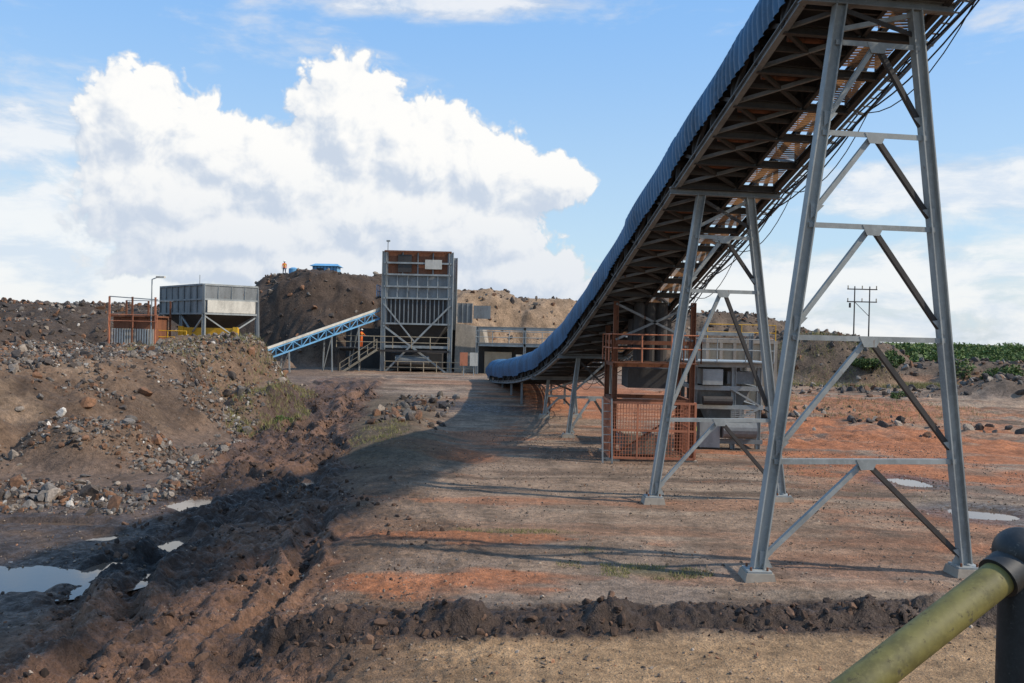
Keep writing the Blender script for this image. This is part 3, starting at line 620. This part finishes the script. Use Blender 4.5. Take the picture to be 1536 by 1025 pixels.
def hpole(px,py,ht,wid):
    b=B();gz=-.3
    for sx in(-wid/2,wid/2): b.cyl((px+sx,py,gz),(px+sx,py,ht),.14,STEELD,8,.1)
    for z in(ht-.5,ht-2.6): b.beam((px-wid,py,z),(px+wid,py,z),.14,.18,STEELD)
    b.beam((px-wid/2,py,ht-2.6),(px+wid/2,py,ht-5),.08,.08,STEELD)
    for z in(ht-.4,ht-2.5):
        for k in(-1,0,1): b.cyl((px+k*wid*.95,py,z),(px+k*wid*.95,py,z+.5),.09,BEIGE,8)
    b.cyl((px-wid*.8,py,ht-2.8),(px-wid*.8,py,ht-3.6),.18,STEELD,8)
    return b
hpole(58.3,145,14.2,2.5).done('power_pole')
hpole(37.5,165,8.5,1.4).done('power_pole')
# ------------------------------------------------------------ stair handrail in front
b=B()
e=Vector((.70,1.2,4.692));dr=Vector((-.245,-.10,-.128)).normalized()
f=e+dr*1.3
b.cyl(e,f,.0235,OLIVE,32);b.cyl(e-dr*.012,e+dr*.03,.029,BLK,28)
for p in(e-dr*.018,f):
    b.cyl((p.x,p.y,3.3),(p.x,p.y,p.z-.01),.027,BLK,28);b.sph((p.x,p.y,p.z+.012),.036,BLK,28,.95);b.cyl((p.x,p.y,3.3),(p.x,p.y,3.33),.07,BLK,20)
b.cyl((e.x,e.y,e.z-.5),(f.x,f.y,f.z-.5),.02,OLIVE,20)
ob=b.done('handrail',smooth=True)
em=ob.modifiers.new('es','EDGE_SPLIT');em.split_angle=R(40)
b=B();b.box(-3,.85,-2.5,1.32,3.24,3.3,STEELD)
for p in((-2.8,-2.3),(.7,-2.3),(.7,1.15),(-2.8,1.15)): b.beam((p[0],p[1],-.3),(p[0],p[1],3.24),.18,.18,STEELD,(0,1,0))
b.done('viewing_platform')
# ------------------------------------------------------------ people
def person(loc,head=0,pose='stand',top=HIVIS,leg=NAVY,hel=HELM):
    J={};E=[];Rr={}
    def j(n,p,r,par=None):
        J[n]=len(J);Rr[n]=(p,r)
        if par:E.append((J[par],J[n]))
    j('pel',(0,0,.96),(.15,.11));j('sp',(0,.0,1.12),(.14,.10),'pel');j('ch',(0,.0,1.34),(.17,.115),'sp');j('nk',(0,0,1.49),(.055,.055),'ch')
    j('hd',(0,-.015,1.60),(.085,.10),'nk');j('tp',(0,-.01,1.71),(.075,.09),'hd')
    arm={'stand':((.05,-.02),(.02,-.06)),'work':((.0,-.22),(-.02,-.40)),'walk':((.03,.12),(.02,-.02))}[pose]
    for sg,n in((-1,'l'),(1,'r')):
        k=1 if sg>0 or pose!='walk' else -1
        j(n+'sh',(sg*.19,0,1.42),(.06,.06),'ch');j(n+'el',(sg*(.23+arm[0][0]),arm[0][1]*k,1.16),(.045,.045),n+'sh')
        wz=.93 if pose!='work' else 1.12
        w=(sg*(.24+arm[1][0]),arm[1][1]*k,wz);j(n+'wr',w,(.03,.03),n+'el')
        dv=(0,-.9,-.3) if pose=='work' else (0,-.15,-1)
        hp=(w[0],w[1]+dv[1]*.08,w[2]+dv[2]*.08);j(n+'hn',hp,(.035,.02),n+'wr')
        for fi,(o,l) in enumerate(((-.03,.075),(-.01,.085),(.01,.08),(.03,.065))):
            j(n+'f%d'%fi,(hp[0]+o*.8,hp[1]+dv[1]*l*.8-.02,hp[2]+dv[2]*l),(.009,.009),n+'hn')
        j(n+'th',(hp[0]-sg*.045,hp[1]-.03,hp[2]+.0),(.010,.010),n+'hn')
        st=.0 if pose!='walk' else .16*sg
        j(n+'hp',(sg*.10,0,.88),(.095,.095),'pel');j(n+'kn',(sg*.12,-.02-st*.5,.50),(.062,.062),n+'hp');j(n+'an',(sg*.13,.02-st,.09),(.045,.045),n+'kn')
        j(n+'to',(sg*.15,-.14-st,.04),(.042,.035),n+'an')
    me=bpy.data.meshes.new('p');me.from_pydata([Rr[n][0] for n in J],E,[]);ob=bpy.data.objects.new('p',me);S.collection.objects.link(ob)
    md=ob.modifiers.new('s','SKIN');me.skin_vertices[0].data[0].use_root=True
    for n,i in J.items(): me.skin_vertices[0].data[i].radius=Rr[n][1]
    ob.modifiers.new('u','SUBSURF').levels=1
    dg=bpy.context.evaluated_depsgraph_get();m2=bpy.data.meshes.new_from_object(ob.evaluated_get(dg));bpy.data.objects.remove(ob)
    b=B();
    for p in m2.polygons:
        c=p.center;side=abs(c.x)
        if c.z>1.47:mt=SKIN
        elif side>.2 and (c.z<.96 if pose!='work' else c.y<-.34): mt=SKIN
        elif c.z<.09:mt=STEELD
        elif c.z<.93:mt=leg
        else:mt=top
        b.add([m2.vertices[i].co for i in p.vertices],[tuple(range(len(p.vertices)))],mt)
    n=14
    v=[];f=[]
    for i in range(5):
        for jn in range(n):
            a=math.pi/2*i/4;v.append((.112*math.cos(a)*math.cos(jn*2*math.pi/n),-.01+.135*math.cos(a)*math.sin(jn*2*math.pi/n),1.665+.125*math.sin(a)))
    for i in range(4):
        for jn in range(n): f.append((i*n+jn,i*n+(jn+1)%n,(i+1)*n+(jn+1)%n,(i+1)*n+jn))
    b.add(v,f,hel);b.cyl((0,-.04,1.655),(0,-.04,1.668),.145,hel,16)
    b.cyl((0,-.105,1.615),(0,-.13,1.60),.012,SKIN,6,.018)
    for sg in(-1,1): b.cyl((sg*.034,-.103,1.635),(sg*.034,-.112,1.635),.010,STEELD,6);b.cyl((sg*.082,0,1.62),(sg*.1,.01,1.62),.025,SKIN,8)
    b.cyl((-.025,-.1,1.572),(.025,-.1,1.572),.007,RUST,6)
    for z in(1.12,1.28): b.cyl((0,0,z),(0,0,z+.04),.185,HIVY,14,cap=False)
    o=b.done('worker',smooth=True);o.location=loc;o.rotation_euler=(0,0,head);return o
px,py=-26.8,101.5;person((px,py,float(H(np.array([px]),np.array([py]))[0])),.4,'walk')
person((-14.35,82.6,3.36),1.2,'work',HIVIS,HIVIS);person((-5.0,87.3,5.92),0,'stand',NAVY,NAVY)
person((7.75,37.2,g(7.75,37.2)),.6,'stand',HIVY,NAVY)
# ------------------------------------------------------------ vegetation
def leafcloud(name,items,mat,sd):
    r=np.random.default_rng(sd);Vs=[];Cs=[]
    for (x,y,z,rx,rz,n,ls) in items:
        nb=max(4,int(rx*3));bc=r.normal(size=(nb,3))*[rx*.45,rx*.45,rz*.28];bc[:,2]=np.abs(bc[:,2])+rz*.25;br=r.uniform(.25,.5,nb)*rx
        k=r.integers(0,nb,n);d=r.normal(size=(n,3));d/=np.linalg.norm(d,axis=1)[:,None]
        p=bc[k]+d*(br[k]*r.uniform(.5,1.05,n))[:,None]*[1,1,.75];p[:,2]=np.maximum(p[:,2],.05)
        a=r.normal(size=(n,3));a/=np.linalg.norm(a,axis=1)[:,None];c=np.cross(a,r.normal(size=(n,3)));c/=np.linalg.norm(c,axis=1)[:,None]
        l=ls*r.uniform(.6,1.3,n)[:,None];o=p+[x,y,z]
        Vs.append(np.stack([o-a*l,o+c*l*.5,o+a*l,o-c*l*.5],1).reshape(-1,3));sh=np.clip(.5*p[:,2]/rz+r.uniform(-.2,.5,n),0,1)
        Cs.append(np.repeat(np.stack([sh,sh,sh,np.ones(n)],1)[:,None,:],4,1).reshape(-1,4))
    V=np.concatenate(Vs);F=np.arange(len(V)).reshape(-1,4);return rawmesh(name,V,F,[mat],np.concatenate(Cs))
it=[]
for k in range(150):
    y=rng.uniform(125,330);x=y*rng.uniform(.30,.72);it.append((x,y,-.2,rng.uniform(1.5,4.),rng.uniform(1.4,3.8),400,.36))
for k in range(70):
    y=rng.uniform(350,800);x=y*rng.uniform(.2,.75);it.append((x,y,-.5,rng.uniform(5,12),rng.uniform(3.5,6.5),300,.9))
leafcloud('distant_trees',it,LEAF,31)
def bush(x,y,rx,rz,n,ls,sd):
    o=leafcloud('bush',[(x,y,g(x,y)-.1,rx,rz,n,ls)],LEAF,sd)
    b=B();z=g(x,y)-.2
    for k in range(6):
        a=k*1.05;e=(x+rx*.5*math.cos(a),y+rx*.5*math.sin(a),z+rz*.6);b.cyl((x,y,z),e,.06,STEELD,6,.02)
    s_=b.done('stems');s_.parent=o
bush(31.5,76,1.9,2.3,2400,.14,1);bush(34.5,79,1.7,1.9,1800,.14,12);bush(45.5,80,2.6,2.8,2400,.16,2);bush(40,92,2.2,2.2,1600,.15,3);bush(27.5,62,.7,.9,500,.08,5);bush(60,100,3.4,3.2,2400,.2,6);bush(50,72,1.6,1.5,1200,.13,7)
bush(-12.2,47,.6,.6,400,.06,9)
def grass(name,regs,sd):
    r=np.random.default_rng(sd);Vs=[];Cs=[]
    for (cx,cy,rx,ry,n,h) in regs:
        a=r.uniform(0,6.28,n);q=np.sqrt(r.uniform(0,1,n));x=cx+rx*q*np.cos(a);y=cy+ry*q*np.sin(a)
        k=fbm(x*2.2,y*2.2,2,401)>-.12;x=x[k];y=y[k];n=len(x);z=H(x,y)
        hh=h*r.uniform(.4,1.2,n);t=r.uniform(0,6.28,n);lx=np.cos(t)*hh*.5;ly=np.sin(t)*hh*.5;wv=.006+h*.03;t2=r.uniform(0,6.28,n)
        b0=np.stack([x+np.cos(t2)*wv,y+np.sin(t2)*wv,z-.01],1);b1=np.stack([x-np.cos(t2)*wv,y-np.sin(t2)*wv,z-.01],1);tp=np.stack([x+lx,y+ly,z+hh],1)
        Vs.append(np.stack([b0,b1,tp],1).reshape(-1,3));sh=r.uniform(0,1,n);Cs.append(np.repeat(np.stack([sh,sh,sh,np.ones(n)],1)[:,None,:],3,1).reshape(-1,4))
    V=np.concatenate(Vs);return rawmesh(name,V,np.arange(len(V)).reshape(-1,3),[GRASS],np.concatenate(Cs))
grass('grass_tufts',[(2.9,18.3,1.5,.55,2100,.07),(1.6,18.7,.6,.3,300,.06),(.2,21.8,1.5,.3,800,.06),(1.9,19.9,.6,.25,250,.05),(-13.,47,1.8,5,3500,.3),(-19,52,4,4,1500,.3),(-15.5,57,3,3,1500,.35),
  (-5.9,40,1.2,5,1600,.16),(12,30,3,3,300,.1),(22,56,9,6,3500,.25),(30,76,9,4,6500,.4),(45,78,14,3,8000,.4),(11.5,34,1,3,200,.1)],9)
# ------------------------------------------------------------ camera, sun, world
cam=bpy.data.cameras.new('camera');co=bpy.data.objects.new('camera',cam);S.collection.objects.link(co);S.camera=co
cam.lens=30.5;cam.sensor_width=36;cam.clip_start=.05;cam.clip_end=20000
co.matrix_world=Matrix.Translation((0,0,5))@Matrix.Rotation(R(90-.53),4,'X')@Matrix.Rotation(R(1.3),4,'Z')
EL=40;sd=Vector((math.cos(R(EL))*.98,math.cos(R(EL))*-.2,math.sin(R(EL)))).normalized()
sl=bpy.data.lights.new('sun','SUN');sl.energy=4.4;sl.angle=R(.9);sl.color=(1,.90,.76);so=bpy.data.objects.new('sun',sl);S.collection.objects.link(so)
so.rotation_euler=(-sd).to_track_quat('-Z','Y').to_euler()
W=bpy.data.worlds.new('World');S.world=W;W.use_nodes=True;T=NT(W.node_tree);W.node_tree.nodes.clear()
W.cycles.sampling_method='MANUAL';W.cycles.sample_map_resolution=256
out=T.n('ShaderNodeOutputWorld');bg=T.n('ShaderNodeBackground');bg2=T.n('ShaderNodeBackground');mx=T.n('ShaderNodeMixShader')
sky=T.n('ShaderNodeTexSky',sky_type='NISHITA',sun_disc=False,sun_elevation=R(EL),sun_rotation=math.atan2(sd.x,sd.y))
T.set(bg.inputs[0],sky.outputs[0]);bg.inputs[1].default_value=.13
tc=T.n('ShaderNodeTexCoord').outputs['Generated'];sp=T.n('ShaderNodeSeparateXYZ');T.set(sp.inputs[0],tc)
az=T.m('ARCTAN2',sp.outputs[0],sp.outputs[1]);el=T.m('ARCSINE',sp.outputs[2])
def A2(px,py):
    u=px-768;v=512-py;u2=u-.0227*v;v2=v+.0227*u-12;return math.atan(u2/1300),math.atan(v2/math.hypot(1300,u2))
BL=[(205,185,80,78),(300,225,85,70),(250,300,120,85),(420,265,95,75),(525,185,88,90),(630,235,95,85),(735,265,90,70),(825,272,62,42),(600,330,170,80),(360,355,210,52),(720,355,105,60),(790,415,110,40),(480,400,300,40)]
def dens(ox,oy,lo=False):
    a=T.m('ADD',az,ox);e=T.m('ADD',el,oy)
    cb=T.n('ShaderNodeCombineXYZ');T.set(cb.inputs[0],a);T.set(cb.inputs[1],e);p=cb.outputs[0]
    wn=T.n('ShaderNodeTexNoise',noise_dimensions='2D');T.set(wn.inputs['Vector'],p);wn.inputs['Scale'].default_value=14;wn.inputs['Detail'].default_value=3
    pw=T.v('ADD',p,T.v('MULTIPLY',T.v('SUBTRACT',wn.outputs['Color'],(.5,.5,.5)),(.05,.05,0)))
    vo=T.n('ShaderNodeTexVoronoi',feature='SMOOTH_F1',voronoi_dimensions='2D');vo.normalize=True;T.set(vo.inputs['Vector'],pw);vo.inputs['Scale'].default_value=26
    vo.inputs['Detail'].default_value=3;vo.inputs['Roughness'].default_value=.6;vo.inputs['Smoothness'].default_value=.45
    nz=T.noise(p,40,6,.6,dim='2D')
    D=None
    for (x,y,rx,ry) in BL:
        c=A2(x,y);sx=1300/rx*math.cos(c[0])**-1;sy=1300/ry
        dx=T.m('MULTIPLY_ADD',a,sx,-c[0]*sx);dy=T.m('MULTIPLY_ADD',e,sy,-c[1]*sy)
        d=T.m('SUBTRACT',1.,T.m('SQRT',T.m('MULTIPLY_ADD',dx,dx,T.m('MULTIPLY',dy,dy))))
        D=d if D is None else T.m('SMOOTH_MAX',D,d,.15)
    lump=T.m('SUBTRACT',.5,vo.outputs['Distance'])
    return T.m('ADD',T.m('ADD',T.m('MULTIPLY',T.m('MINIMUM',D,.9),.8),T.m('MULTIPLY',lump,.85)),T.m('MULTIPLY',T.m('SUBTRACT',nz,.5),.35)),p
d0,p0_=dens(0,0);d1,_=dens(.010,.016)
m1=T.ramp(d0,.07,.22)
rel=T.m('SUBTRACT',d0,d1)
lit=T.ramp(rel,-.38,.20)
hf=T.ramp(el,.05,.22,.5,1.)
lit=T.m('MULTIPLY',lit,hf)
pv=T.v('MULTIPLY',p0_,(1.,3.6,1.));n_a=T.noise(pv,3.2,5,.6,.3,'2D');n_b=T.noise(T.v('MULTIPLY',p0_,(1.,2.6,1.)),9,6,.62,.2,'2D')
hz_=T.ramp(el,.0,.16,.30,0)
cov=T.m('ADD',T.m('ADD',n_a,hz_),T.m('MULTIPLY',T.m('SUBTRACT',n_b,.5),.5))
def blob(px,py,rx,ry,amp):
    c=A2(px,py);dx=T.m('MULTIPLY',T.m('SUBTRACT',az,c[0]),1300/rx);dy=T.m('MULTIPLY',T.m('SUBTRACT',el,c[1]),1300/ry)
    r=T.m('ADD',T.m('MULTIPLY',dx,dx),T.m('MULTIPLY',dy,dy));return T.m('MULTIPLY',T.m('POWER',2.718,T.m('MULTIPLY',r,-1.)),amp)
for q in((20,190,130,110,.34),(1420,275,190,34,.36),(1400,400,220,60,.22),(1490,20,150,50,.25),(700,5,420,34,.25),(60,380,200,50,.22),(1000,420,200,60,.12),(950,140,220,110,-.25),(1300,120,200,60,-.15),(1450,180,150,40,-.15),(200,60,260,50,-.10),(960,300,90,90,-.15)):
    cov=T.m('ADD',cov,blob(*q))
m2=T.m('MULTIPLY',T.ramp(cov,.50,.84),.9)
shade2=T.mix(T.ramp(n_b,.33,.62),(.72,.80,.91,1),(.97,.97,.97,1))
shade1=T.mix(lit,(.60,.68,.80,1),(1.0,.995,.975,1))
haze=T.mix(T.ramp(el,0.,.42),(.62,.84,1.0,1),(.27,.58,1.08,1))
mk2=T.m('MULTIPLY',m2,T.ramp(el,-.01,.0));mk1=T.m('MULTIPLY',m1,T.ramp(el,-.01,.0))
cc=T.mix(mk1,T.mix(mk2,haze,shade2),shade1);T.set(bg2.inputs[0],cc);bg2.inputs[1].default_value=1.0
mk=T.m('MAXIMUM',T.m('MAXIMUM',mk1,mk2),T.m('MULTIPLY',T.ramp(el,-.02,.0),.72))
T.set(mx.inputs[0],mk);T.set(mx.inputs[1],bg.outputs[0]);T.set(mx.inputs[2],bg2.outputs[0]);T.set(out.inputs[0],mx.outputs[0])
print('objects',len(S.objects))
